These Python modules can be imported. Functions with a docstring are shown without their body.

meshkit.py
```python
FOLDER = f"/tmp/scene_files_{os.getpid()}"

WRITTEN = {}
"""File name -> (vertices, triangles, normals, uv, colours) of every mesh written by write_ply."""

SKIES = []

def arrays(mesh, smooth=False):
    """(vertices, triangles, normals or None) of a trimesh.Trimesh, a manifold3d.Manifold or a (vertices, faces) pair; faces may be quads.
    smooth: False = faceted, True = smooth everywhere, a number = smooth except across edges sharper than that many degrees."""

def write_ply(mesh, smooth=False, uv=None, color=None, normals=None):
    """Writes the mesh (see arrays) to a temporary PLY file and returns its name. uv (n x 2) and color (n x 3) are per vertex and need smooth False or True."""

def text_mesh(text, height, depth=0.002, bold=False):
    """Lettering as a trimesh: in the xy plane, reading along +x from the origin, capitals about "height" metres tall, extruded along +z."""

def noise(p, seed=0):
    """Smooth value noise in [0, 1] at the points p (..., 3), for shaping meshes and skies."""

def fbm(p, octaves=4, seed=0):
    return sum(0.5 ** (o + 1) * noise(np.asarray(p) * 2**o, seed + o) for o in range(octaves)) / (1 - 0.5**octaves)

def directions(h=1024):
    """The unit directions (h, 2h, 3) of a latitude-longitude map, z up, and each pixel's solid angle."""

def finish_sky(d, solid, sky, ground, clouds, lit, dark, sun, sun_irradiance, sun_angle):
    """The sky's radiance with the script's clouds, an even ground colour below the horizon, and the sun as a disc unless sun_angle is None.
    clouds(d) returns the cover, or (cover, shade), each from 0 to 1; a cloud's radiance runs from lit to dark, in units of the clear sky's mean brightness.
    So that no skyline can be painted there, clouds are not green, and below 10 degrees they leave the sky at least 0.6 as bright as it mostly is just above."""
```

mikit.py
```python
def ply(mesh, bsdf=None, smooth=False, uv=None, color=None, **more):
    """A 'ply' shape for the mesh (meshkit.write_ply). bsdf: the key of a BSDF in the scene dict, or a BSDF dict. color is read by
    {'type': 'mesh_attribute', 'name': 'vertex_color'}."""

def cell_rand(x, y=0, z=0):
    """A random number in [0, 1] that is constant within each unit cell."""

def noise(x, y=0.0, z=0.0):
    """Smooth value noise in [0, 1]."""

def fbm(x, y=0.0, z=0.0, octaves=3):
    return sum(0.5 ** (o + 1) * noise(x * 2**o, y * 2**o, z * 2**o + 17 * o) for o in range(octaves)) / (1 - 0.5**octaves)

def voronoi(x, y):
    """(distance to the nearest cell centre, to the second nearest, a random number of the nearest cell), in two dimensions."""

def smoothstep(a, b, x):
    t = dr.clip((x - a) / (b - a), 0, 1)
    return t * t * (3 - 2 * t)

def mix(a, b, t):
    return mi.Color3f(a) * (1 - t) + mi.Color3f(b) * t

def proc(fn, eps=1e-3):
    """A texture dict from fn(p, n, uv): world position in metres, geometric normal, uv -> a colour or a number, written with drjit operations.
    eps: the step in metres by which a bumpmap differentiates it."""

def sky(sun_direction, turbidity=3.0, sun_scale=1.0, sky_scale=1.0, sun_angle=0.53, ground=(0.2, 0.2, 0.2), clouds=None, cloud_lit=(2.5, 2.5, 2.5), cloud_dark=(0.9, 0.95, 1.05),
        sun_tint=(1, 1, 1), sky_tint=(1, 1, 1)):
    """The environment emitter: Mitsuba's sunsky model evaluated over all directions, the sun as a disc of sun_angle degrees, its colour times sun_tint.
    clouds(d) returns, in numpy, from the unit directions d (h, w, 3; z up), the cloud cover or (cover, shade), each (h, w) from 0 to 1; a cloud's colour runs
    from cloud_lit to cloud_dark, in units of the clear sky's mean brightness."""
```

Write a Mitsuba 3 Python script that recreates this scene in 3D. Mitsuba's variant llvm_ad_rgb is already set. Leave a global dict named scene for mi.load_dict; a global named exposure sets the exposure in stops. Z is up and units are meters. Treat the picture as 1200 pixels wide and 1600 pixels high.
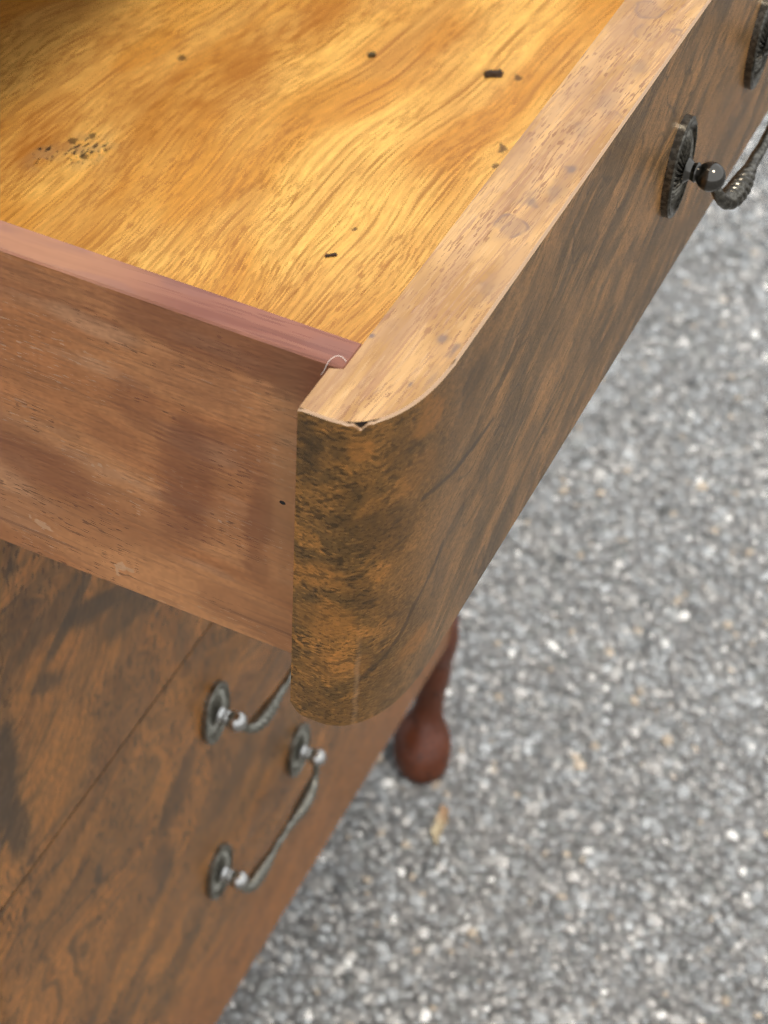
import math
import numpy as np
import trimesh
import drjit as dr
import mitsuba as mi
import mikit
from mikit import proc, ply, noise, fbm, smoothstep, mix, cell_rand, voronoi
from shapely.geometry import Polygon

T = mi.ScalarTransform4f
scene, labels = {}, {}
GZ = 740.0                                # ground lies this many mm below the open drawer's top edge
MM = 0.001


def W(p):
    """drawer millimetres (x along the front, y outwards, z up from the drawer's top edge) -> world metres"""
    p = np.asarray(p, float)
    return (p + np.array([0, 0, GZ])) * MM


# ---------------------------------------------------------------- camera, sky, exposure
cam = W([312.13, 127.35, 311.71])
fwd = np.array([-0.65716164, -0.27325041, -0.70247619])
up = -np.array([0.62154061, 0.33078782, -0.71011738])
scene['camera'] = {
    'type': 'thinlens', 'fov': 2 * math.degrees(math.atan(800 / 3241.4)), 'fov_axis': 'y',
    'aperture_radius': 0.00165, 'focus_distance': 0.55, 'near_clip': 0.05, 'far_clip': 400.0,
    'to_world': T().look_at(origin=cam.tolist(), target=(cam + fwd).tolist(), up=up.tolist())}
scene['sky'] = mikit.sky([0.10, 0.28, 0.95], turbidity=3, sun_scale=0.3, sun_angle=14, clouds=lambda d: 1.0,
                         cloud_lit=(2.36, 2.44, 2.56), sun_tint=(0.95, 1.0, 1.08))
exposure = 2.25


# ---------------------------------------------------------------- texture helpers (all in drawer mm)
def mm(p):
    return p.x * 1000, p.y * 1000, p.z * 1000 - GZ


def blob(x, y, cx, cy, rx, ry, ang=0.0, rough=None):
    c, s = math.cos(math.radians(ang)), math.sin(math.radians(ang))
    dx, dy = x - cx, y - cy
    a, b = (dx * c + dy * s) / rx, (dy * c - dx * s) / ry
    d = a * a + b * b
    if rough is not None:
        d = d * (0.2 + 1.6 * rough)
    return dr.exp(-d)


def pline(x, y, pts):
    """distance to a polyline"""
    best = mi.Float(1e9)
    for (ax, ay), (bx, by) in zip(pts[:-1], pts[1:]):
        ex, ey = bx - ax, by - ay
        t = dr.clip(((x - ax) * ex + (y - ay) * ey) / (ex * ex + ey * ey), 0, 1)
        best = dr.minimum(best, dr.square(x - ax - t * ex) + dr.square(y - ay - t * ey))
    return dr.sqrt(best)


def rgb(r, g, b):
    f = lambda c: (c / 255 / 12.92) if c <= 10 else ((c / 255 + 0.055) / 1.055) ** 2.4
    return mi.Color3f(f(r), f(g), f(b))


# ---- drawer bottom: yellow, open pored, interlocked grain
def floor_flow(x, y):
    w = 27 * fbm(x / 105 + 3.1, y / 95 + 1.7, octaves=2) + 2.0 * noise(x / 26, y / 18)
    return y + w + 0.10 * x


def floor_col(p, n, uv):
    x, y, z = mm(p)
    v = floor_flow(x, y)
    big = fbm(x / 60, v / 22, octaves=3)
    ribbon = noise(x / 34 + 5, v / 10 + 9)
    c = mix((0.60, 0.282, 0.050), (0.85, 0.505, 0.128), smoothstep(0.28, 0.68, big))
    c = mix(c, (0.66, 0.375, 0.10), 0.5 * smoothstep(0.45, 0.75, ribbon))
    c = c * (0.90 + 0.20 * noise(x / 2.2, v / 0.30 + 5)) * (0.93 + 0.14 * noise(x / 11 + 3, v / 0.8))
    # short dashes (pores) and long hair lines, all following the flow
    patch = smoothstep(0.34, 0.60, fbm(x / 34 + 31, v / 10, octaves=2))
    d1 = smoothstep(0.58, 0.80, noise(x / 4.2 + 0.8 * noise(v / 0.35, 3), v / 0.40))
    d4 = smoothstep(0.62, 0.84, noise(x / 5.5 + 90 + 0.8 * noise(v / 0.45, 5), v / 0.44 + 33))
    d2 = smoothstep(0.55, 0.82, noise(x / 30 + 9 + 0.4 * noise(v / 0.4, 8), v / 0.52 + 40))
    d3 = smoothstep(0.60, 0.9, noise(x / 70 + 2, v / 1.3 + 7))
    hue = smoothstep(0.3, 0.7, noise(x / 40 + 77, v / 18))
    dash = mix((0.30, 0.112, 0.013), (0.36, 0.14, 0.032), hue)
    c = mix(c, dash, 0.62 * d1 * (0.25 + 0.75 * patch))
    c = mix(c, dash, 0.50 * d4 * patch)
    c = mix(c, dash, 0.68 * d2 * (1 - 0.65 * patch))
    d5 = smoothstep(0.58, 0.86, noise(x / 34 + 50, v / 0.62 + 11))
    c = mix(c, dash, 0.34 * d5 * smoothstep(-175, -120, y))
    c = mix(c, (0.46, 0.22, 0.05), 0.35 * d3)
    rg = fbm(x / 9, v / 2.6, octaves=2)
    for (cx, cy, rx, ry, a, k) in [(-240, -168, 32, 11, 8, .60), (-198, -178, 34, 9, 8, .38), (-168, -206, 26, 11, 5, .62),
                                   (-203, -192, 20, 8, 0, .34), (-287, -160, 24, 10, 0, .5), (-252, -95, 26, 8, 0, .22), (-262, -240, 70, 20, 0, .40),
                                   (-130, -160, 22, 12, 0, .30), (-300, -125, 40, 14, 0, .25)]:
        c = mix(c, (0.34, 0.115, 0.014), dr.minimum(k * 1.45 * blob(x, y, cx, cy, rx, ry, a, rg) * (0.65 + 0.5 * noise(x / 9, v / 0.55)), 0.9))
    # old ink stain with black specks
    m = dr.maximum(blob(x, y, -174, -190, 10, 8), 0.85 * blob(x, y, -164, -201, 8, 5))
    c = mix(c, (0.30, 0.21, 0.12), 0.45 * m * smoothstep(0.35, 0.7, noise(x / 4, y / 4)))
    sp = smoothstep(0.62, 0.74, noise(x / 2.4 + 3, v / 1.1 + 3) * (0.45 + 0.65 * m))
    sp = smoothstep(0.60, 0.70, noise(x / 1.7 + 3, v / 0.7 + 3) * (0.45 + 0.65 * m))
    sp2 = smoothstep(0.50, 0.74, noise(x / 1.7 + 3, v / 0.7 + 3) * (0.45 + 0.65 * m))
    c = mix(c, (0.12, 0.065, 0.022), 0.6 * sp2 * smoothstep(0.1, 0.5, m))
    c = mix(c, (0.035, 0.022, 0.012), 0.9 * sp * smoothstep(0.15, 0.5, m))
    for (cx, cy, r) in [(-238, -190, 1.6), (-285, -81, 1.7), (-178, -93, 1.0), (-176, -197, 1.7), (-170, -189, 1.7), (-182, -193, 1.5), (-243, -69, 1.6), (-232, -67, 1.4)]:
        c = mix(c, (0.05, 0.028, 0.012), 0.75 * smoothstep(0.4, 0.75, blob(x, y, cx, cy, r * 1.4, r, 20, noise(x / 1.1, y / 1.1))))
    return c


def floor_bump(p, n, uv):
    x, y, z = mm(p)
    v = floor_flow(x, y)
    return 0.00004 * noise(x / 5, v / 0.4)


# ---- top edge of the drawer front: pale mahogany with grain along x and water marks
def strip_col(p, n, uv):
    x, y, z = mm(p)
    v = y + 3 * fbm(x / 50, y / 20, octaves=2) + 0.05 * x
    c = mix((0.37, 0.200, 0.073), (0.56, 0.335, 0.142), smoothstep(0.25, 0.75, fbm(x / 26, v / 4.5, octaves=3)))
    c = mix(c, (0.40, 0.235, 0.125), 0.5 * smoothstep(0.5, 0.8, noise(x / 45 + 7, v / 2.6 + 5)))
    patch = smoothstep(0.3, 0.7, noise(x / 14, v / 6))
    c = mix(c, (0.25, 0.12, 0.06), 0.8 * smoothstep(0.58, 0.84, noise(x / 2.8, v / 0.28)) * (0.35 + 0.65 * patch))
    c = mix(c, (0.34, 0.18, 0.10), 0.6 * smoothstep(0.58, 0.86, noise(x / 16, v / 0.42 + 20)))
    # dents and rubbed, whitish fibres
    c = mix(c, (0.70, 0.50, 0.31), 0.15 * smoothstep(0.66, 0.9, noise(x / 5 + 50, v / 0.4 + 9)))
    c = mix(c, (0.36, 0.21, 0.115), 0.45 * smoothstep(0.50, 0.72, fbm(x / 17 + 60, v / 6 + 9, octaves=3)))
    rg = noise(x / 2.2, y / 2.2)
    for (cx, cy, rx, ry, k) in [(-116.2, -4.7, 2.2, 1.1, .8), (-38.3, -6.4, 1.7, 1.3, .75), (-36, -2.4, 2.5, .8, .6), (-31.2, -21.4, .7, .5, .9),
                                (-19.8, -6.3, 1.1, .6, .7), (-134.4, -9, 4, 2, .3), (-105, -5, 3, 1.6, .4), (-98, -8.5, 1.8, 1.2, .65), (-101, -9.5, 3.2, 2.2, .32), (-60, -4, 5, 2, .3),
                                (-24, -2.6, 3.5, 1.2, .35), (-150, -8, 5, 3, .3), (-170, -6, 4, 2.5, .35)]:
        c = mix(c, (0.20, 0.135, 0.105), 1.1 * k * dr.minimum(1.2 * blob(x, y, cx, cy, rx, ry, 0, rg), 1.0))
    for (cx, cy, r, k) in [(-86.5, -9.2, 4.3, .65), (-200.4, -13.9, 4.6, .5), (-189, -10.0, 4.2, .35), (-193, -2.6, 1.7, .5), (-144, -4.2, 2.4, .25)]:
        rr = dr.sqrt(dr.square(x - cx) + dr.square((y - cy) * 1.15)) + 1.3 * (noise(x / 2.5, y / 2.5) - 0.5)
        ring = dr.exp(-dr.square((rr - r) / 0.65)) * smoothstep(0.25, 0.6, noise(x / 3.4 + 8, y / 3.4 + cx))
        c = mix(c, (0.21, 0.135, 0.105), 1.2 * k * (ring + 0.45 * smoothstep(r, r - 1.5, rr)))
    # dark old glue on the sides of the core
    c = mix(mix(c, (0.02, 0.013, 0.009), dr.minimum(1.6 * blob(x, y, -3.0, -10.0, 5, 5), 1)), c, smoothstep(0.4, 0.8, dr.abs(n.z)))
    return c


def strip_bump(p, n, uv):
    x, y, z = mm(p)
    v = y + 3 * fbm(x / 50, y / 20, octaves=2) + 0.05 * x
    return 0.0002 * noise(x / 3.2, v / 0.45) + 0.0003 * noise(x / 14, y / 5)


# ---- drawer sides: raw mahogany, grain along y
def side_col(p, n, uv):
    x, y, z = mm(p)
    s = z + 5 * fbm(y / 60, z / 30, octaves=2) + 0.03 * y
    c = mix((0.345, 0.136, 0.049), (0.445, 0.198, 0.078), smoothstep(0.25, 0.75, fbm(y / 60, s / 9, octaves=3)))
    c = mix(c, (0.40, 0.215, 0.115), 0.55 * smoothstep(0.50, 0.8, fbm(y / 30 + 3, s / 7, octaves=3)))
    c = c * (0.92 + 0.16 * noise(y / 1.1, z / 1.1)) * (0.88 + 0.24 * fbm(y / 7 + 9, z / 5, octaves=2))
    c = mix(c, (0.30, 0.125, 0.05), 0.55 * smoothstep(0.42, 0.62, fbm(y / 26 + 21, s / 12 + 4, octaves=2)) * smoothstep(-30, -60, z))
    c = mix(c, (0.09, 0.042, 0.022), 0.60 * smoothstep(0.74, 0.90, noise(y / 2.6, s / 0.36)) * smoothstep(0.35, 0.7, noise(y / 18 + 4, s / 8)))
    c = mix(c, (0.46, 0.29, 0.175), 0.5 * smoothstep(0.78, 0.92, noise(y / 2.2 + 40, s / 0.36 + 9)) * smoothstep(0.4, 0.7, noise(y / 22 + 14, s / 9)))
    c = mix(c, (0.19, 0.088, 0.042), 0.25 * smoothstep(0.55, 0.8, noise(y / 9, s / 0.8 + 70)))
    rg = fbm(y / 9, z / 9, octaves=2)
    rg = 0.6 * fbm(y / 7, z / 6, octaves=3) + 0.4 * noise(y / 6 + 8, s / 0.8)
    st = mi.Color3f(0.165, 0.056, 0.024)
    for (cy, cz, ry, rz, a, k) in [(-64, -52, 7.5, 17, 0, .62), (-66, -70, 7, 9, 0, .45), (-55, -40, 14, 7, 0, .40), (-43.5, -58, 3.2, 15, -6, .55),
                                   (-44, -76, 3.5, 5, 0, .4), (-108, -70, 16, 7, -8, .50), (-112, -62, 14, 5, -8, .35), (-78, -34, 6, 9, 20, .40), (-56, -5, 30, 8, 0, .7), (-25, -5, 12, 9, 0, .7),
                                   (-30, -8, 12, 12, 0, .55), (-118, -8, 20, 5, 0, .35), (-60, -20, 12, 7, 0, .35), (-85, -50, 7, 5, 0, .25)]:
        e = blob(y, z, cy, cz, ry * 1.25, rz * 1.2, a, rg)
        c = mix(c, st, 0.95 * k * smoothstep(0.18, 0.72, e))
    # ochre, paler zone beside the front
    c = mix(c, (0.30, 0.165, 0.075), 0.5 * blob(y, z, -36, -40, 6, 34))
    # chips of bare wood near the lower edge, and one worm hole
    for (cy, cz, ry, rz, a) in [(-110, -92.5, 3.4, 1.1, -14), (-85.5, -97, 1.7, 1.6, 0), (-83.0, -97.0, 1.8, .8, -10), (-87, -99, .7, 1.7, 10)]:
        c = mix(c, (0.50, 0.31, 0.18), 0.55 * smoothstep(0.35, 0.65, blob(y, z, cy, cz, ry, rz, a, noise(y / 1.2, z / 1.2))))
    c = mix(c, (0.012, 0.008, 0.006), smoothstep(0.35, 0.6, blob(y, z, -37.2, -50.3, 1.0, .75)))
    # sawn groove line above the lower edge
    c = mix(c, (0.12, 0.055, 0.03), 0.5 * smoothstep(0.8, 0.2, dr.abs(z + 98.5 + 0.02 * y + 0.5 * noise(y / 20))) * smoothstep(0.3, 0.6, noise(y / 12)))
    # top edge: cleaner wood, with rosy sky reflection painted into its colour
    v = x + 2 * fbm(y / 50, x / 8, octaves=2) + 0.03 * y
    t = mix((0.255, 0.110, 0.080), (0.36, 0.175, 0.128), smoothstep(0.3, 0.7, fbm(y / 34, v / 2.4, octaves=3)))
    t = mix(t, (0.19, 0.085, 0.065), 0.5 * smoothstep(0.62, 0.86, noise(y / 9, v / 0.45)))
    t = mix(t, (0.50, 0.29, 0.17), 0.75 * smoothstep(-16.0, -17.3, x + 1.6 * noise(y / 12)) * smoothstep(-60, -100, y))
    t = mix(t, (0.28, 0.16, 0.15), 0.35 * smoothstep(0.45, 0.7, fbm(y / 14 + 3, v / 4, octaves=2)))
    return mix(c, t * mi.Color3f(0.72, 0.59, 0.52), smoothstep(0.5, 0.8, n.z))


def side_bump(p, n, uv):
    x, y, z = mm(p)
    return 0.00012 * noise(y / 3, z / 0.6, x / 2) + 0.0003 * noise(y / 26, z / 7)


# ---- walnut veneer. uv = (arc length along the front, height), metres
def edge_pale(c, n):
    return mix(c, (0.62, 0.45, 0.29), smoothstep(0.55, 0.75, n.z))


def veneer_top(p, n, uv):
    s, z = uv.x * 1000, uv.y * 1000
    k = smoothstep(22, 96, s + 30 * (fbm(s / 14, z / 14, octaves=3) - 0.5) + 0.35 * (z + 50) * -1.0 + 4)    # burr at the corner, straighter beyond
    # burr: warped blotches with fine ripples
    wx = s + 8 * (fbm(s / 11, z / 11 + 5, octaves=3) - 0.5) * 2
    wz = z + 8 * (fbm(s / 11 + 9, z / 11, octaves=3) - 0.5) * 2
    b = fbm(wx / 12, wz / 13, octaves=4)
    c1 = mix((0.122, 0.069, 0.025), (0.205, 0.107, 0.033), smoothstep(0.34, 0.66, b))
    c1 = mix(c1, (0.33, 0.165, 0.045), 0.50 * smoothstep(0.54, 0.76, fbm(wx / 7 + 30, wz / 5, octaves=3)))
    rip = noise(s / 1.9 + 7 + 0.12 * wx, (z + 1.5 * noise(s / 2.2, z / 5) + 0.06 * wz) / 0.58)
    spk = noise(s / 0.75 + 0.3 * wx, z / 0.42)
    c1 = mix(c1, (0.036, 0.020, 0.008), 0.68 * smoothstep(0.52, 0.82, rip) * smoothstep(0.2, 0.6, noise(wx / 6 + 2, wz / 6)))
    c1 = mix(c1, (0.040, 0.022, 0.009), 0.52 * smoothstep(0.58, 0.88, spk))
    c1 = mix(c1, (0.42, 0.225, 0.07), 0.30 * smoothstep(0.66, 0.92, noise(s / 1.5 + 70, z / 0.5 + 3)))
    c1 = mix(c1, mi.Color3f(0.150, 0.086, 0.038) * (0.7 + 0.6 * fbm(wx / 4, wz / 3, octaves=2)), 0.6 * smoothstep(12, 40, s + 8 * (fbm(s / 9 + 4, z / 9, octaves=2) - 0.5)))
    # straighter, streaky figure rising along the front
    a = math.radians(25)
    hw = 16 * (fbm(s / 45 + 2, z / 30, octaves=3) - 0.5)
    g = s * math.cos(a) + z * math.sin(a)
    h = -s * math.sin(a) + z * math.cos(a) + hw
    b2 = fbm(g / 34 + 4, h / 9, octaves=4)
    c2 = mix((0.130, 0.078, 0.036), (0.240, 0.140, 0.062), smoothstep(0.34, 0.66, b2))
    c2 = mix(c2, (0.32, 0.19, 0.085), 0.55 * smoothstep(0.52, 0.78, fbm(g / 20 + 9, h / 3.4, octaves=2)))
    c2 = mix(c2, (0.050, 0.032, 0.020), 0.38 * smoothstep(0.58, 0.85, noise(g / 6, h / 0.55)))
    c2 = mix(c2, (0.33, 0.20, 0.10), 0.25 * smoothstep(0.66, 0.9, noise(g / 5 + 30, h / 0.5)))
    c2 = mix(c2, (0.095, 0.062, 0.036), 0.50 * smoothstep(0.50, 0.70, fbm(g / 22 + 50, h / 10 + 3, octaves=4)))
    vein = fbm(g / 40 + 3, h / 22, octaves=3) * 7.0
    vein = dr.abs(vein - dr.floor(vein) - 0.5) * 2
    c2 = mix(c2, (0.075, 0.046, 0.026), 0.5 * smoothstep(0.80, 0.98, vein) * smoothstep(0.35, 0.6, noise(g / 30 + 8, h / 20)))
    c = mix(c1, c2, k)
    c = c * (0.80 + 0.40 * noise(s / 0.9 + 0.2 * wx, z / 0.5))
    rg = fbm(s / 5, z / 5, octaves=2)
    dk = mi.Color3f(0.046, 0.027, 0.014)
    for (cs, cz, rs, rz, an, q) in [(23, -38, 8, 9, 30, .75), (16, -26, 6, 12, 0, .45), (7, -9, 9, 6, 0, .55), (2, -12, 5, 12, 0, .5), (28, -11, 6, 8, 0, .40),
                                    (60, -15, 7, 6, 10, .7), (70, -16, 8, 4, 20, .5), (17, -55, 4, 9, 20, .65), (88, -29, 6, 3, 10, .5), (12, -100, 9, 7, 0, .5), (27, -96, 5, 12, 25, .4),
                                    (31, -70, 4, 12, 45, .5), (105, -22, 16, 5, 20, .4), (66, -55, 20, 5, 25, .35), (140, -45, 26, 8, 20, .35)]:
        c = mix(c, dk, 0.70 * q * smoothstep(0.15, 0.85, blob(s, z, cs, cz, rs, rz, an, rg) * 1.15) * (0.6 + 0.5 * b))
    for (cs, cz, rs, rz, q) in [(10, -66, 8, 7, .5), (36, -8, 7, 6, .55), (38, -88, 8, 4, .5), (7, -50, 6, 5, .35), (16, -8, 4, 4, .6), (34, -23, 8, 7, .3), (10, -82, 8, 5, .3)]:
        c = mix(c, (0.30, 0.145, 0.040), q * smoothstep(0.25, 0.8, blob(s, z, cs, cz, rs, rz, 0, rg) * 1.2) * (0.55 + 0.45 * (1 - rip)))
    wob = 0.7 * (noise(s / 3, z / 3) - 0.5)
    l1 = pline(s, z, [(78.1, -41.9), (67.7, -41.1), (55.5, -39.8), (45.3, -36.6), (36.1, -34.2)]) + wob
    c = mix(c, (0.050, 0.034, 0.023), 0.72 * smoothstep(1.9, 0.3, l1 + 0.012 * dr.abs(s - 58)))
    l2 = pline(s, z, [(50, -62), (43.2, -67.4), (35.9, -72.5), (31.1, -78.5), (25.0, -83.5), (18.9, -88.0)]) + wob
    c = mix(c, (0.046, 0.028, 0.016), 0.6 * smoothstep(1.6, 0.3, l2))
    # pale vertical line on the rounding, stronger towards the bottom
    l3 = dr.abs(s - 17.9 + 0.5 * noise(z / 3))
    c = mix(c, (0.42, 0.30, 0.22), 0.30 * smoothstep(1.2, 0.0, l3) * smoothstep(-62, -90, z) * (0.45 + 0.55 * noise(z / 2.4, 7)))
    return edge_pale(c * mi.Color3f(2.14, 2.08, 1.74), n)


def veneer_low(p, n, uv):
    s, z = uv.x * 1000, uv.y * 1000
    lower = smoothstep(-317.5, -319.5, z)
    zz = z + 60 * lower
    wx = s + 34 * (fbm(s / 60, zz / 50 + 5, octaves=3) - 0.5) * 2
    wz = zz + 40 * (fbm(s / 70 + 9, zz / 55, octaves=3) - 0.5) * 2
    a = mix(mi.Color3f(1.15), mi.Color3f(0.42), lower).x
    g = wx * dr.cos(a) + wz * dr.sin(a)
    h = -wx * dr.sin(a) + wz * dr.cos(a)
    b = fbm(g / 46 + 2, h / 17, octaves=4)
    c = mix((0.175, 0.092, 0.041), (0.235, 0.120, 0.046), smoothstep(0.30, 0.66, b))
    c = mix(c, (0.265, 0.142, 0.055), 0.30 * smoothstep(0.52, 0.76, noise(g / 45 + 12, h / 9)))
    c = mix(c, (0.105, 0.064, 0.036), 0.42 * smoothstep(0.54, 0.74, fbm(g / 42 + 33, h / 11 + 5, octaves=3)))
    c = mix(c, (0.075, 0.040, 0.020), 0.32 * smoothstep(0.58, 0.85, noise(g / 8, h / 0.95)))
    c = mix(c, (0.13, 0.058, 0.022), 0.45 * smoothstep(0.52, 0.8, noise(g / 22 + 5, h / 2.4)))
    F = 5.2 * fbm(wx / 95 + 4, wz / 62 + 2, octaves=3) + h / 42
    vn = dr.abs(F - dr.floor(F) - 0.5) * 2
    c = mix(c, (0.070, 0.042, 0.027), 0.55 * smoothstep(0.70, 0.99, vn + 0.25 * (noise(g / 12, h / 3) - 0.5)) * smoothstep(0.25, 0.6, noise(s / 55 + 40, zz / 55)))
    F2 = 15 * fbm(wx / 95 + 4, wz / 62 + 2, octaves=3) + h / 14
    vn2 = dr.abs(F2 - dr.floor(F2) - 0.5) * 2
    c = mix(c, (0.115, 0.062, 0.031), 0.28 * smoothstep(0.5, 1.0, vn2))
    # flecks
    c = mix(c, (0.05, 0.026, 0.013), 0.6 * smoothstep(0.66, 0.84, noise(s / 1.5, z / 3.4)) * smoothstep(0.3, 0.6, noise(s / 40, z / 40)))
    # calmer stripe towards the foot of the front
    c = mix(c, (0.185, 0.082, 0.030), 0.55 * smoothstep(-520, -590, z))
    rg = 0.7 * fbm(wx / 9, wz / 7, octaves=3) + 0.3 * noise(g / 9, h / 1.6)
    x0 = s - 16.0                                   # = distance from the left end
    for (cx, cz, rx, rz, an, q) in [(40, -255, 8, 30, -8, 1.0), (44, -288, 7, 16, 10, .9), (110, -232, 34, 4.5, -28, .8), (86, -218, 18, 4, 30, .8), (66, -232, 14, 4, -40, .7), (150, -262, 16, 5, 10, .6), (79, -208, 26, 7, 0, .6), (123, -250, 22, 8, -20, .7), (100, -228, 18, 6, -30, .55), (95, -303, 3, 5, 0, .6),
                                    (55, -190, 16, 10, 0, .55), (91, -374, 3.0, 7, 0, .8), (76, -407, 3, 6, 10, .6), (152, -395, 18, 10, 40, .6), (140, -430, 8, 16, 20, .45),
                                    (166, -500, 14, 16, 0, .4), (60, -470, 30, 5, 25, .5), (120, -450, 30, 5, 28, .45), (205, -440, 20, 10, 20, .4), (140, -520, 16, 12, 30, .4)]:
        c = mix(c, (0.062, 0.039, 0.027), 0.9 * q * smoothstep(0.12, 0.75, blob(x0, z, cx, cz, rx, rz, an, rg) * 1.2))
    for (cx, cz, rx, rz, an, q) in [(77, -290, 22, 26, 0, .45), (72, -345, 30, 9, 10, .4), (110, -460, 26, 14, 20, .4), (135, -490, 12, 9, 0, .5), (140, -375, 8, 14, -30, .4), (60, -225, 10, 5, 40, .5)]:
        c = mix(c, (0.27, 0.138, 0.047), q * smoothstep(0.2, 0.8, blob(x0, z, cx, cz, rx, rz, an, rg) * 1.2))
    c = c * (0.86 + 0.28 * noise(s / 1.6, z / 2.6)) * mi.Color3f(2.60, 2.44, 1.72)
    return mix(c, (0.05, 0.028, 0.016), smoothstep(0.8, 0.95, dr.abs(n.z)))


def mahogany(p, n, uv):
    x, y, z = mm(p)
    s = x + 6 * noise(z / 40, y / 20)
    c = mix((0.165, 0.040, 0.011), (0.31, 0.085, 0.024), fbm(s / 6, y / 6, z / 60))
    return mix(c, (0.04, 0.012, 0.007), 0.5 * smoothstep(0.6, 0.85, noise(s / 1.2, y / 1.2, z / 14)))


def case_col(p, n, uv):
    x, y, z = mm(p)
    c = mix((0.13, 0.055, 0.026), (0.21, 0.095, 0.043), fbm(y / 60, z / 9, x / 9))
    return mix(c, (0.06, 0.026, 0.014), 0.5 * smoothstep(0.6, 0.85, noise(y / 12, z / 0.9, x / 0.9)))


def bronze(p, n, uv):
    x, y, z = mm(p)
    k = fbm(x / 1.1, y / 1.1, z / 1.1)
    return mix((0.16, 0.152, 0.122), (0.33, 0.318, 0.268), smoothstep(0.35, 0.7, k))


def bronze_dark(p, n, uv):
    x, y, z = mm(p)
    return mix((0.075, 0.068, 0.055), (0.17, 0.158, 0.130), smoothstep(0.35, 0.7, fbm(x / 1.1, y / 1.1, z / 1.1)))


def bronze_rough(p, n, uv):
    x, y, z = mm(p)
    return 0.17 + 0.16 * fbm(x / 1.6, y / 1.6, z / 1.6)


def wood_raw(col, bump, rough=0.62, spec=0.3, eps=2e-4):
    inner = {'type': 'principled', 'base_color': proc(col), 'roughness': rough, 'specular': spec}
    return {'type': 'bumpmap', 'arbitrary': proc(bump, eps=eps), 'scale': 1.0, 'bsdf': inner} if bump else inner


def lacquer(col, alpha, ior=1.5):
    return {'type': 'roughplastic', 'distribution': 'ggx', 'alpha': alpha, 'int_ior': ior, 'nonlinear': True, 'diffuse_reflectance': proc(col)}


def lac_bump(p, n, uv):
    s, z = uv.x * 1000, uv.y * 1000
    return 0.00004 * noise(s / 1.1, z / 1.1) + 0.00025 * noise(s / 13, z / 13)


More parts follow.
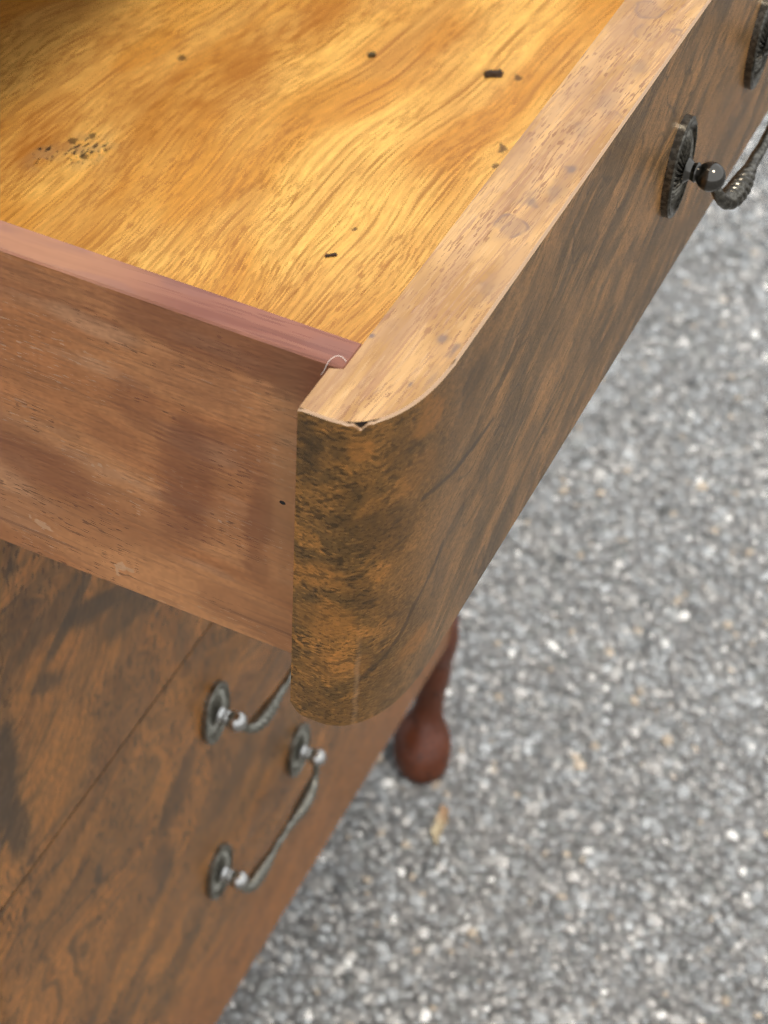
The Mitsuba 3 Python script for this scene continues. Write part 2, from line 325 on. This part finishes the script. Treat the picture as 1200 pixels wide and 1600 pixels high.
scene['mat_floor'] = wood_raw(floor_col, floor_bump, 0.5, 0.35)
scene['mat_strip'] = wood_raw(strip_col, strip_bump, 0.6, 0.35)
scene['mat_side'] = wood_raw(side_col, side_bump, 0.55, 0.4)
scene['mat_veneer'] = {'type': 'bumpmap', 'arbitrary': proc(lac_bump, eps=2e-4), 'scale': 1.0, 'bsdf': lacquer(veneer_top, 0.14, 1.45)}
scene['mat_veneer_low'] = {'type': 'bumpmap', 'arbitrary': proc(lac_bump, eps=2e-4), 'scale': 1.0, 'bsdf': lacquer(veneer_low, 0.12, 1.42)}
scene['mat_leg'] = lacquer(mahogany, 0.16)
scene['mat_case'] = wood_raw(case_col, None, 0.55, 0.4)
scene['mat_bronze_dark'] = {'type': 'principled', 'base_color': proc(bronze_dark), 'metallic': 0.9, 'roughness': proc(bronze_rough), 'specular': 0.5}
scene['mat_bronze_dark_post'] = {'type': 'principled', 'base_color': {'type': 'rgb', 'value': [0.12, 0.113, 0.10]}, 'metallic': 1.0, 'roughness': 0.13}
scene['mat_bronze_lit_post'] = {'type': 'principled', 'base_color': {'type': 'rgb', 'value': [0.52, 0.51, 0.48]}, 'metallic': 1.0, 'roughness': 0.2}  # lower posts: bright sky gleam put into the base colour
scene['mat_bronze_lit'] = {'type': 'principled', 'base_color': proc(bronze), 'metallic': 0.9, 'roughness': proc(bronze_rough), 'specular': 0.5}  # lower rosettes and bails: sky reflection painted in as a paler bronze


# ---------------------------------------------------------------- mesh helpers
def add(key, mesh, mat, smooth=False, uv=None, color=None):
    """mesh in drawer mm -> entry of the scene"""
    m = trimesh.Trimesh(W(mesh.vertices), mesh.faces, process=False)
    base, k = key, 0
    while key in scene:
        k += 1
        key = f'{base}_{k:03d}'
    scene[key] = ply(m, mat, smooth=smooth, uv=uv, color=color)
    return key


def box(x0, x1, y0, y1, z0, z1, c=0.6):
    """box with chamfered edges"""
    import manifold3d as m3
    pts = []
    for x in (x0, x1):
        for y in (y0, y1):
            for z in (z0, z1):
                sx, sy, sz = (1 if x == x0 else -1), (1 if y == y0 else -1), (1 if z == z0 else -1)
                pts += [(x + sx * c, y + sy * c, z), (x + sx * c, y, z + sz * c), (x, y + sy * c, z + sz * c)]
    return trimesh.convex.convex_hull(np.array(pts))


def tube(path, rad, nseg=20):
    """closed tube along path (n,3); rad(i, theta) -> radii"""
    path = np.asarray(path, float)
    n = len(path)
    tan = np.gradient(path, axis=0)
    tan /= np.linalg.norm(tan, axis=1, keepdims=True)
    ref = np.array([0, 1.0, 0.2])
    th = np.arange(nseg) * 2 * np.pi / nseg
    V = []
    for i in range(n):
        a = ref - tan[i] * (ref @ tan[i])
        a /= np.linalg.norm(a)
        ref = a
        b = np.cross(tan[i], a)
        r = rad(i, th)
        V.append(path[i] + r[:, None] * (np.cos(th)[:, None] * a + np.sin(th)[:, None] * b))
    V = np.vstack(V + [path[:1], path[-1:]])
    F = []
    for i in range(n - 1):
        for j in range(nseg):
            p, q = i * nseg + j, i * nseg + (j + 1) % nseg
            F += [(p, q, q + nseg), (p, q + nseg, p + nseg)]
    for j in range(nseg):
        k = (j + 1) % nseg
        F += [(n * nseg, k, j), (n * nseg + 1, (n - 1) * nseg + j, (n - 1) * nseg + k)]
    m = trimesh.Trimesh(V, F, process=False)
    if m.volume < 0:
        m.invert()
    return m


# ---------------------------------------------------------------- the setting
rng = np.random.default_rng(7)
scene['mat_asphalt'] = None


def asphalt(p, n, uv):
    x, y = p.x * 1000, p.y * 1000
    d1, d2, r = voronoi(x / 4.3, y / 4.3)
    c = mix((0.085, 0.085, 0.084), (0.30, 0.30, 0.295), r * smoothstep(0.0, 0.25, d2 - d1))
    return mix(c, (0.16, 0.155, 0.15), 0.35 * fbm(x / 60, y / 60))


scene['mat_asphalt'] = {'type': 'principled', 'base_color': proc(asphalt), 'roughness': 0.85, 'specular': 0.3}
scene['mat_chippings'] = {'type': 'principled', 'base_color': {'type': 'mesh_attribute', 'name': 'vertex_color'}, 'roughness': 0.55, 'specular': 0.5}
g = trimesh.Trimesh([[-60, -60, 0], [60, -60, 0], [60, 60, 0], [-60, 60, 0]], [[0, 1, 2], [0, 2, 3]], process=False)
scene['asphalt'] = ply(g, 'mat_asphalt')
labels['asphalt'] = {'label': 'light grey asphalt with exposed stone chippings under the chest', 'category': 'asphalt', 'kind': 'structure'}


def chippings():
    ico = trimesh.creation.icosahedron()
    v0, f0 = np.array(ico.vertices), np.array(ico.faces)
    x0, x1, y0, y1, sp = -1.42, -0.16, -0.42, 0.26, 0.0045
    gx, gy = np.meshgrid(np.arange(x0, x1, sp), np.arange(y0, y1, sp))
    n = gx.size
    c = np.stack([gx.ravel() + rng.uniform(-.6, .6, n) * sp, gy.ravel() + rng.uniform(-.6, .6, n) * sp], 1)
    r = np.clip(rng.lognormal(math.log(2.4), 0.36, n), 1.1, 5.2) * 1e-3
    q = rng.normal(size=(n, 4))
    q /= np.linalg.norm(q, axis=1, keepdims=True)
    w, a, b, d = q.T
    R = np.stack([1 - 2 * (b * b + d * d), 2 * (a * b - d * w), 2 * (a * d + b * w), 2 * (a * b + d * w), 1 - 2 * (a * a + d * d), 2 * (b * d - a * w),
                  2 * (a * d - b * w), 2 * (b * d + a * w), 1 - 2 * (a * a + b * b)], 1).reshape(n, 3, 3)
    sc = rng.uniform(0.62, 1.25, (n, 1, 3))
    v = v0[None] * (1 + rng.uniform(-.22, .22, (n, 12, 1))) * sc * r[:, None, None]
    v = np.einsum('nij,nkj->nki', R, v)
    v[..., 2] *= 0.7
    v[..., :2] += c[:, None]
    v[..., 2] += (rng.uniform(-0.25, 0.30, n) * r)[:, None]
    tone = np.clip(rng.normal(0.31, 0.08, n), 0.10, 0.55)
    tint = np.ones((n, 3)) * tone[:, None]
    k = rng.random(n)
    tint *= np.where((k < .5)[:, None], [0.96, 1.01, 1.02], [1.02, 1.01, 0.96])
    tint[k > .78] *= [0.60, 0.63, 0.64]
    lightm = k > .915
    tint[lightm] = rng.uniform(0.40, 0.60, (lightm.sum(), 1)) * [1.0, 0.98, 0.93]
    tint[k > .986] = rng.uniform(0.78, 0.92, ((k > .986).sum(), 1)) * [1.0, 0.99, 0.95]  # whitest stones: specular glints put into the stone colour
    tan = (k > .482) & (k < .50)
    tint[tan] = rng.uniform(0.8, 1.25, (tan.sum(), 1)) * [0.44, 0.37, 0.28]
    f = (f0[None] + 12 * np.arange(n)[:, None, None]).reshape(-1, 3)
    return trimesh.Trimesh(v.reshape(-1, 3), f, process=False), np.repeat(tint, 12, 0)


m, col = chippings()
scene['asphalt__stone_chippings'] = ply(m, 'mat_chippings', color=col)
labels['asphalt__stone_chippings'] = {'label': 'mixed grey, white and tan stone chippings set in the asphalt', 'kind': 'stuff'}

# ---------------------------------------------------------------- the chest of drawers
C = 'chest_of_drawers'
labels[C] = {'label': 'small walnut veneered chest of drawers standing on asphalt with its top drawer pulled open', 'category': 'chest of drawers'}
WID, CA, CB, TF = 500.0, 34.0, 18.0, 25.1
D = 152.25


def outline(inset=0.0, dense=48):
    """plan of a drawer front's outer face from the left back lip round both corners to the right back lip"""
    t = np.linspace(0, np.pi / 2, dense)
    a, b = CA - inset, CB - inset
    e = 2 / 2.3                                  # superelliptic rounding
    left = [(-inset, -TF)] + [(-CA + a * abs(math.cos(k)) ** e, -CB + b * abs(math.sin(k)) ** e) for k in t]
    xs = np.linspace(-CA, -WID + CA, 60)[1:-1]
    mid = [(x, -inset) for x in xs]
    right = [(-WID + CA - a * abs(math.sin(k)) ** e, -CB + b * abs(math.cos(k)) ** e) for k in t] + [(-WID + inset, -TF)]
    return np.array(left + mid + right)


def veneer_mesh(z0, z1, chips=(), seed=0, foot_round=0.0):
    """thin shell round a drawer front; uv = (arc length, z)"""
    r = np.random.default_rng(seed)
    o, i = outline(0.0), outline(0.9)
    if len(o) != len(i):
        raise ValueError
    s = np.r_[0, np.cumsum(np.linalg.norm(np.diff(o, axis=0), axis=1))]
    # resample finer near the visible corner so that chips have shape
    ss = np.unique(np.r_[np.arange(0, 60, 0.6), np.arange(60, s[-1], 4.0), s, s[-1]])
    ox = np.stack([np.interp(ss, s, o[:, k]) for k in (0, 1)], 1)
    ix = np.stack([np.interp(ss, s, i[:, k]) for k in (0, 1)], 1)
    top = np.full(len(ss), z1)
    for (cs, w, h) in chips:
        top -= h * np.clip(1 - np.abs(ss - cs) / w, 0, 1)
    bot = np.full(len(ss), z0)
    bot += 4.0 * np.clip(1 - ss / 4.0, 0, 1) ** 2.2                     # worn lower corner
    n = len(ss)
    rows = [(ix, top), (ox * 0.62 + ix * 0.38, top), (ox, top - 0.22)]
    for k in np.linspace(0, 1, 12)[1:-1]:
        rows.append((ox, (top - 0.22) * (1 - k) + (bot + 0.5) * k))
    rows += [(ox, bot + 0.5), (ox * 0.6 + ix * 0.4, bot), (ix, bot), (ix, (top + bot) / 2)]
    V = np.vstack([np.column_stack([a, z]) for a, z in rows])
    U = np.vstack([np.column_stack([ss, z]) for a, z in rows])
    F, R = [], len(rows)
    for j in range(R):
        for k in range(n - 1):
            a, b = j * n + k, ((j + 1) % R) * n + k
            F += [(a, b, b + 1), (a, b + 1, a + 1)]
    F += [(0, n * k, n * (k + 1)) for k in range(1, R - 1)]
    e = n - 1
    F += [(e, e + n * (k + 1), e + n * k) for k in range(1, R - 1)]
    m = trimesh.Trimesh(V, F, process=False)
    if m.volume < 0:
        m.invert()
    return m, U * MM


def smooth_uv(mesh, U, angle=38):
    """split vertices at sharp edges, keeping uv: faceted copy groups by orientation"""
    v, f = np.array(mesh.vertices), np.array(mesh.faces)
    nrm = np.cross(v[f[:, 1]] - v[f[:, 0]], v[f[:, 2]] - v[f[:, 0]])
    nrm /= np.maximum(np.linalg.norm(nrm, axis=1, keepdims=True), 1e-12)
    cls = np.where(nrm[:, 2] > 0.6, 1, np.where(nrm[:, 2] < -0.6, 2, 0))
    NV, NF, NU, base = [], [], [], 0
    for k in (0, 1, 2):
        ff = f[cls == k]
        if len(ff) == 0:
            continue
        used, inv = np.unique(ff, return_inverse=True)
        NV.append(v[used]); NU.append(U[used]); NF.append(inv.reshape(-1, 3) + base)
        base += len(used)
    return trimesh.Trimesh(np.vstack(NV), np.vstack(NF), process=False), np.vstack(NU)


def core_mesh(z0, z1, c=0.35):
    o = outline(0.9)
    pts = list(map(tuple, o))
    # back: lip, rebate for the drawer sides, inner face
    back = [(-WID + 16.0, -TF), (-WID + 17.3, -22.0), (-17.3, -22.0), (-16.0, -TF)]
    poly = Polygon(pts + back).buffer(0)
    m = trimesh.creation.extrude_polygon(poly, z1 - z0)
    m.apply_translation([0, 0, z0])
    return m


def shift(m, dy):
    m = m.copy()
    m.apply_translation([0, dy, 0])
    return m


def drawer_front(key, z0, z1, dy, mat, chips, seed):
    vm, U = veneer_mesh(z0, z1, chips, seed)
    vm, U = smooth_uv(vm, U)
    add(key + '__front', shift(core_mesh(z0 + 2.3, z1), dy), 'mat_strip' if dy == 0 else 'mat_case')
    v = shift(vm, dy)
    return add(key + '__veneer', v, mat, smooth=True, uv=U)


# -- handles
def rosette_mesh():
    nr, nt, R = 40, 408, 17.7
    rr = np.linspace(0, 1, nr)
    th = np.arange(nt) * 2 * np.pi / nt
    V = []
    for r in rr:
        dome = 2.1 + 1.9 * (1 - r) ** 1.4 - 0.7 * math.exp(-((r - 0.74) / 0.09) ** 2)
        ribs = 0.85 * math.sin(math.pi * min(max((r - 0.20) / 0.60, 0), 1)) ** 0.6
        tw = th + 0.45 * (r - 0.3)
        z = dome + ribs * (np.abs(np.sin(tw * 17)) ** 1.1 - 0.5) * 1.6
        bead = math.exp(-((r - 0.91) / 0.06) ** 4)
        z = z + bead * 0.75
        if r > 0.965:
            z = z * 0 + 2.3
        V.append(np.stack([R * r * np.cos(th), R * r * np.sin(th), z], 1))
    V.append(np.stack([R * 1.0 * np.cos(th), R * np.sin(th), np.full(nt, 0.02)], 1))
    V = np.vstack(V)
    F = []
    for i in range(nr):
        for j in range(nt):
            a, b = i * nt + j, i * nt + (j + 1) % nt
            F += [(a, a + nt, b + nt), (a, b + nt, b)]
    m = trimesh.Trimesh(np.stack([-V[:, 0] * 0.62, V[:, 2], V[:, 1]], 1), F, process=False)      # upright oval disc normal +y
    if m.face_normals[: nt * 10].mean(0)[1] < 0:
        m.invert()
    return m


def post_mesh():
    prof = np.array([(3.9, 3.2), (4.3, 3.9), (3.3, 4.7), (2.7, 5.6), (2.9, 6.4), (3.3, 6.9), (3.0, 7.3)])
    cy, R = 11.4, 4.6
    ball = [(R * math.sin(t), cy - R * math.cos(t)) for t in np.linspace(0.62, math.pi, 22)]
    pts = np.array([(0.0, 3.2)] + list(prof) + ball)
    pts[-1, 0] = 0
    m = trimesh.creation.revolve(pts, sections=36)          # about z
    v = np.array(m.vertices)
    m = trimesh.Trimesh(np.stack([-v[:, 0], v[:, 2], v[:, 1]], 1), m.faces, process=False)
    m.fix_normals()
    return m


def bail_mesh(span, drop, swing):
    """swan-necked bail between two posts, hanging by drop and swung outwards by swing degrees"""
    n = 260
    t = np.linspace(0, 1, n)
    a = math.pi * t
    hs = span / 2 - 1.5
    x = -np.sign(np.cos(a)) * np.abs(np.cos(a)) ** 0.9 * hs
    s = np.sin(a)
    z = -drop * (s ** 0.55 - 0.20 * np.exp(-((t - 0.5) / 0.17) ** 2))
    # knuckle carved with leaves near each end
    d = np.minimum(t, 1 - t)
    rad = 1.8 + 1.6 * np.exp(-(np.abs(d - 0.28) / 0.125) ** 3) + 0.1 * np.exp(-((d - 0.5) / 0.10) ** 2)
    rad = np.where(d < 0.04, 1.2 + (rad - 1.2) * d / 0.04, rad)
    leaf = np.exp(-((d - 0.28) / 0.14) ** 6)
    arc = np.cumsum(np.r_[0, np.hypot(np.diff(x), np.diff(z))])

    def rf(i, th):
        sg = 1 if t[i] < .5 else -1
        return rad[i] * (1 + 0.26 * leaf[i] * (np.abs(np.sin(1.5 * th + sg * arc[i] * 0.9)) ** 0.7 - 0.5) + (1 - leaf[i]) * 0.05 * np.cos(2 * th + arc[i] * 0.5))
    ph = math.radians(swing)
    path = np.stack([x, 11.4 - z * math.sin(ph), z * math.cos(ph)], 1)
    return tube(path, rf, 48)


ROS, POST = rosette_mesh(), post_mesh()


def handle(key, hx, hz, dy, swing, drop=21.0, span=81.45, metal='mat_bronze_lit', post='mat_bronze_lit_post'):
    for x in (hx, hx - span):
        for nm, m in (('handle_rosette', ROS), ('handle_post', POST)):
            q = m.copy()
            q.apply_translation([x, dy, hz])
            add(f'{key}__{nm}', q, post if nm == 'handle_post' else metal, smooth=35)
    b = bail_mesh(span, drop, swing)
    b.apply_translation([hx - span / 2, dy, hz])
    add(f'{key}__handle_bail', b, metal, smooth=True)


# -- open top drawer
K = C + '__drawer'
H = 105.85
labels[K] = {'label': 'open top drawer with yellow wooden bottom and rounded walnut front'}
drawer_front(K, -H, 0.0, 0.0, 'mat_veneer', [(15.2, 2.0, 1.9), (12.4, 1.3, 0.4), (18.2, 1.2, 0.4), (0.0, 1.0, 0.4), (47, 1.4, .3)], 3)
labels[K + '__veneer'] = {'label': 'dark mottled walnut burr veneer with a small chip at the top'}
for x0, x1 in ((-28.0, -17.6), (-WID + 17.6, -WID + 28.0)):
    add(K + '__side', box(x0, x1, -400, -22.05, -105.4, -0.15, 0.5), 'mat_side', smooth=False)
add(K + '__back_board', box(-WID + 28.1, -28.1, -399, -389, -88, -8, 0.5), 'mat_side')
add(K + '__bottom', box(-WID + 28.1, -28.1, -388.9, -22.1, -98, -92, 0.2), 'mat_floor')
labels[K + '__bottom'] = {'label': 'yellow grained drawer bottom with a dark ink stain'}
handle(K, -206.0, -52.8, 0.0, 22, drop=17.5, metal='mat_bronze_dark', post='mat_bronze_dark_post')

# -- closed drawers below
K2 = C + '__drawer_001'
drawer_front(K2, -317.8, -108.0, -D, 'mat_veneer_low', [], 5)
labels[K2] = {'label': 'closed walnut drawer directly beneath the open one'}
K3 = C + '__drawer_002'
drawer_front(K3, -619.0, -318.6, -D, 'mat_veneer_low', [], 6)
labels[K3] = {'label': 'deep lowest drawer front with two rows of bronze drop handles'}
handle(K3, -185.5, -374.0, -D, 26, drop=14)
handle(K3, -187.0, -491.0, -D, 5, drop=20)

# -- case
yb, yf = -560.0, -D - TF - 1.5
for x0, x1 in ((-16.3, -1.0), (-WID + 1.0, -WID + 16.3)):
    add(C + '__case_side', box(x0, x1, yb, yf, -622, 12, 1.0), 'mat_case')
add(C + '__case_top', box(-WID - 6, 6, yb - 4, -D - TF - 16, 12.3, 30, 2.0), 'mat_case')
add(C + '__case_back', box(-WID + 16.5, -16.5, yb, yb + 8, -618, 12, 0.5), 'mat_case')
add(C + '__case_bottom', box(-WID + 16.5, -16.5, yb + 8.2, yf, -640, -622.5, 0.5), 'mat_case')


# -- cabriole legs
def leg_mesh(sx, sy):
    """cabriole leg: rounded pad foot, thin ankle, knee swelling outwards; (x, y) offsets mirrored by sx, sy"""
    P = np.array([  # dx, dy, z, r
        (0, 0, -740.0, 9.0), (0, 0, -739.2, 13.5), (-0.6, -0.8, -736, 16.3), (-2.0, -1.8, -730, 18.3), (-4.5, -3.2, -722, 18.6), (-7.0, -4.2, -714, 16.6), (-9.8, -4.8, -706, 12.6),
        (-12.0, -4.8, -699, 10.2), (-13.2, -4.4, -692, 9.2), (-13.8, -4.0, -685, 8.9), (-14.0, -3.6, -678, 9.1), (-14.0, -3.0, -666, 10.0), (-14.0, -2.6, -652, 10.0),
        (-13.6, -2.6, -640, 11.8), (-13.0, -3.2, -630, 13.2), (-12.6, -4.0, -622, 14.0), (-12.0, -5.0, -612, 14.0)])
    from scipy.interpolate import PchipInterpolator
    k = np.linspace(0, len(P) - 1, 110)
    Q = np.stack([PchipInterpolator(np.arange(len(P)), P[:, i])(k) for i in range(4)], 1)
    th = np.arange(40) * 2 * np.pi / 40
    V = np.vstack([np.stack([sx * q[0] + q[3] * np.cos(th), sy * q[1] + q[3] * np.sin(th), np.full(40, q[2])], 1) for q in Q])
    V = np.vstack([V, [[sx * Q[0, 0], sy * Q[0, 1], Q[0, 2]], [sx * Q[-1, 0], sy * Q[-1, 1], Q[-1, 2]]]])
    F, n = [], len(Q)
    for i in range(n - 1):
        for j in range(40):
            a, b = i * 40 + j, i * 40 + (j + 1) % 40
            F += [(a, b, b + 40), (a, b + 40, a + 40)]
    for j in range(40):
        b = (j + 1) % 40
        F += [(n * 40, b, j), (n * 40 + 1, (n - 1) * 40 + j, (n - 1) * 40 + b)]
    m = trimesh.Trimesh(V, F, process=False)
    if m.volume < 0:
        m.invert()
    return m


for (x, y, sx, sy) in ((-472.5, -160.5, 1, 1), (-27.5, -160.5, -1, 1), (-472.5, -540, 1, -1), (-27.5, -540, -1, -1)):
    m = leg_mesh(sx, sy)
    m.apply_translation([x, y, 0])
    add(C + '__cabriole_leg', m, 'mat_leg', smooth=45)

# ---------------------------------------------------------------- small loose things
scene['mat_crumb'] = {'type': 'principled', 'base_color': {'type': 'rgb', 'value': [0.045, 0.027, 0.015]}, 'roughness': 0.8}
scene['mat_pale_crumb'] = {'type': 'principled', 'base_color': {'type': 'rgb', 'value': [0.10, 0.075, 0.03]}, 'roughness': 0.8}
scene['mat_lint'] = {'type': 'principled', 'base_color': {'type': 'rgb', 'value': [0.62, 0.52, 0.45]}, 'roughness': 0.9}


def crumb(x, y, z, lx, ly, lz, ang, seed, mat, label, group=None, name='wood_crumb'):
    r = np.random.default_rng(seed)
    b = trimesh.creation.box([lx, ly, lz]).subdivide().subdivide()
    v = np.array(b.vertices)
    v[:, 2] = np.maximum(v[:, 2] + r.normal(size=len(v)) * 0.14 * lz, -lz / 2)
    v[:, :2] += r.normal(size=(len(v), 2)) * 0.11 * ly
    b = trimesh.Trimesh(v, b.faces, process=False)
    b.apply_transform(trimesh.transformations.rotation_matrix(math.radians(ang), [0, 0, 1]))
    b.apply_translation([x, y, z + lz / 2 + 0.03])
    k = add(name, b, mat)
    labels[k] = {'label': label, 'category': 'wood chip'}


crumb(-282, -89, -92, 6.0, 2.2, 1.7, 128, 1, 'mat_crumb', 'largest dark wood chip on the drawer bottom, near the front edge strip', name='wood_chip')
crumb(-272, -132, -92, 2.3, 1.6, 1.3, 130, 2, 'mat_pale_crumb', 'small olive brown square chip near the middle of the yellow drawer bottom', name='wood_chip')
crumb(-161.5, -93.5, -92, 3.6, 0.9, 0.8, 130, 3, 'mat_crumb', 'thin dark splinter on the yellow drawer bottom nearest the drawer corner', name='wood_chip')


def fibre(pts, r, label, name):
    from scipy.interpolate import CubicSpline
    P = np.array(pts, float)
    t = np.linspace(0, len(P) - 1, 40)
    path = CubicSpline(np.arange(len(P)), P)(t)
    k = add(name, tube(path, lambda i, th: np.full(len(th), r), 6), 'mat_lint', smooth=True)
    labels[k] = {'label': label, 'category': 'thread'}


fibre([(-19.5, -22.4, 0.35), (-20.0, -24.6, 0.9), (-18.6, -25.6, 0.9), (-17.2, -26.0, 0.4), (-16.5, -26.4, -1.2), (-16.2, -27.2, -3.0)], 0.09,
      'short curled pale thread caught where the drawer side meets the front', 'lint_thread')

# -- dry leaf scrap on the ground
def leaf_col(p, n, uv):
    x, y, z = mm(p)
    c = mix((0.46, 0.39, 0.25), (0.36, 0.23, 0.13), smoothstep(-432, -443, x))
    return mix(c, (0.22, 0.12, 0.05), 0.5 * smoothstep(0.55, 0.8, noise(x / 3, y / 1.2)))


scene['mat_leaf'] = {'type': 'twosided', 'bsdf': {'type': 'principled', 'base_color': proc(leaf_col), 'roughness': 0.7}}
L, Wd = 16, 7
V, F = [], []
ax = np.array([[-448, -133.5], [-441, -131.5], [-433, -130.5], [-425, -130.5], [-418.5, -126.5]])
ts = np.linspace(0, 4, 18)
for t in ts:
    c = np.array([np.interp(t, range(5), ax[:, 0]), np.interp(t, range(5), ax[:, 1])])
    w = 3.7 * (1 - abs(t / 4 - 0.45) ** 2.2 * 2.6)
    w = max(w, 0.6) + 0.4 * math.sin(t * 5)
    for k in np.linspace(-1, 1, 7):
        V.append((c[0], c[1] + k * w, -736.6 + 1.7 * k * k + 0.7 * math.sin(t * 2.1)))
for i in range(17):
    for j in range(6):
        a = i * 7 + j
        F += [(a, a + 1, a + 8), (a, a + 8, a + 7)]
top = np.array(V)
bot = top - [0, 0, 0.35]
n = len(top)
F = np.array(F)
FF = np.vstack([F, F[:, ::-1] + n])
k = add('leaf_scrap', trimesh.Trimesh(np.vstack([top, bot]), FF, process=False), 'mat_leaf', smooth=False)
labels[k] = {'label': 'dry curled yellow brown leaf scrap lying on the asphalt near the chest foot', 'category': 'leaf'}
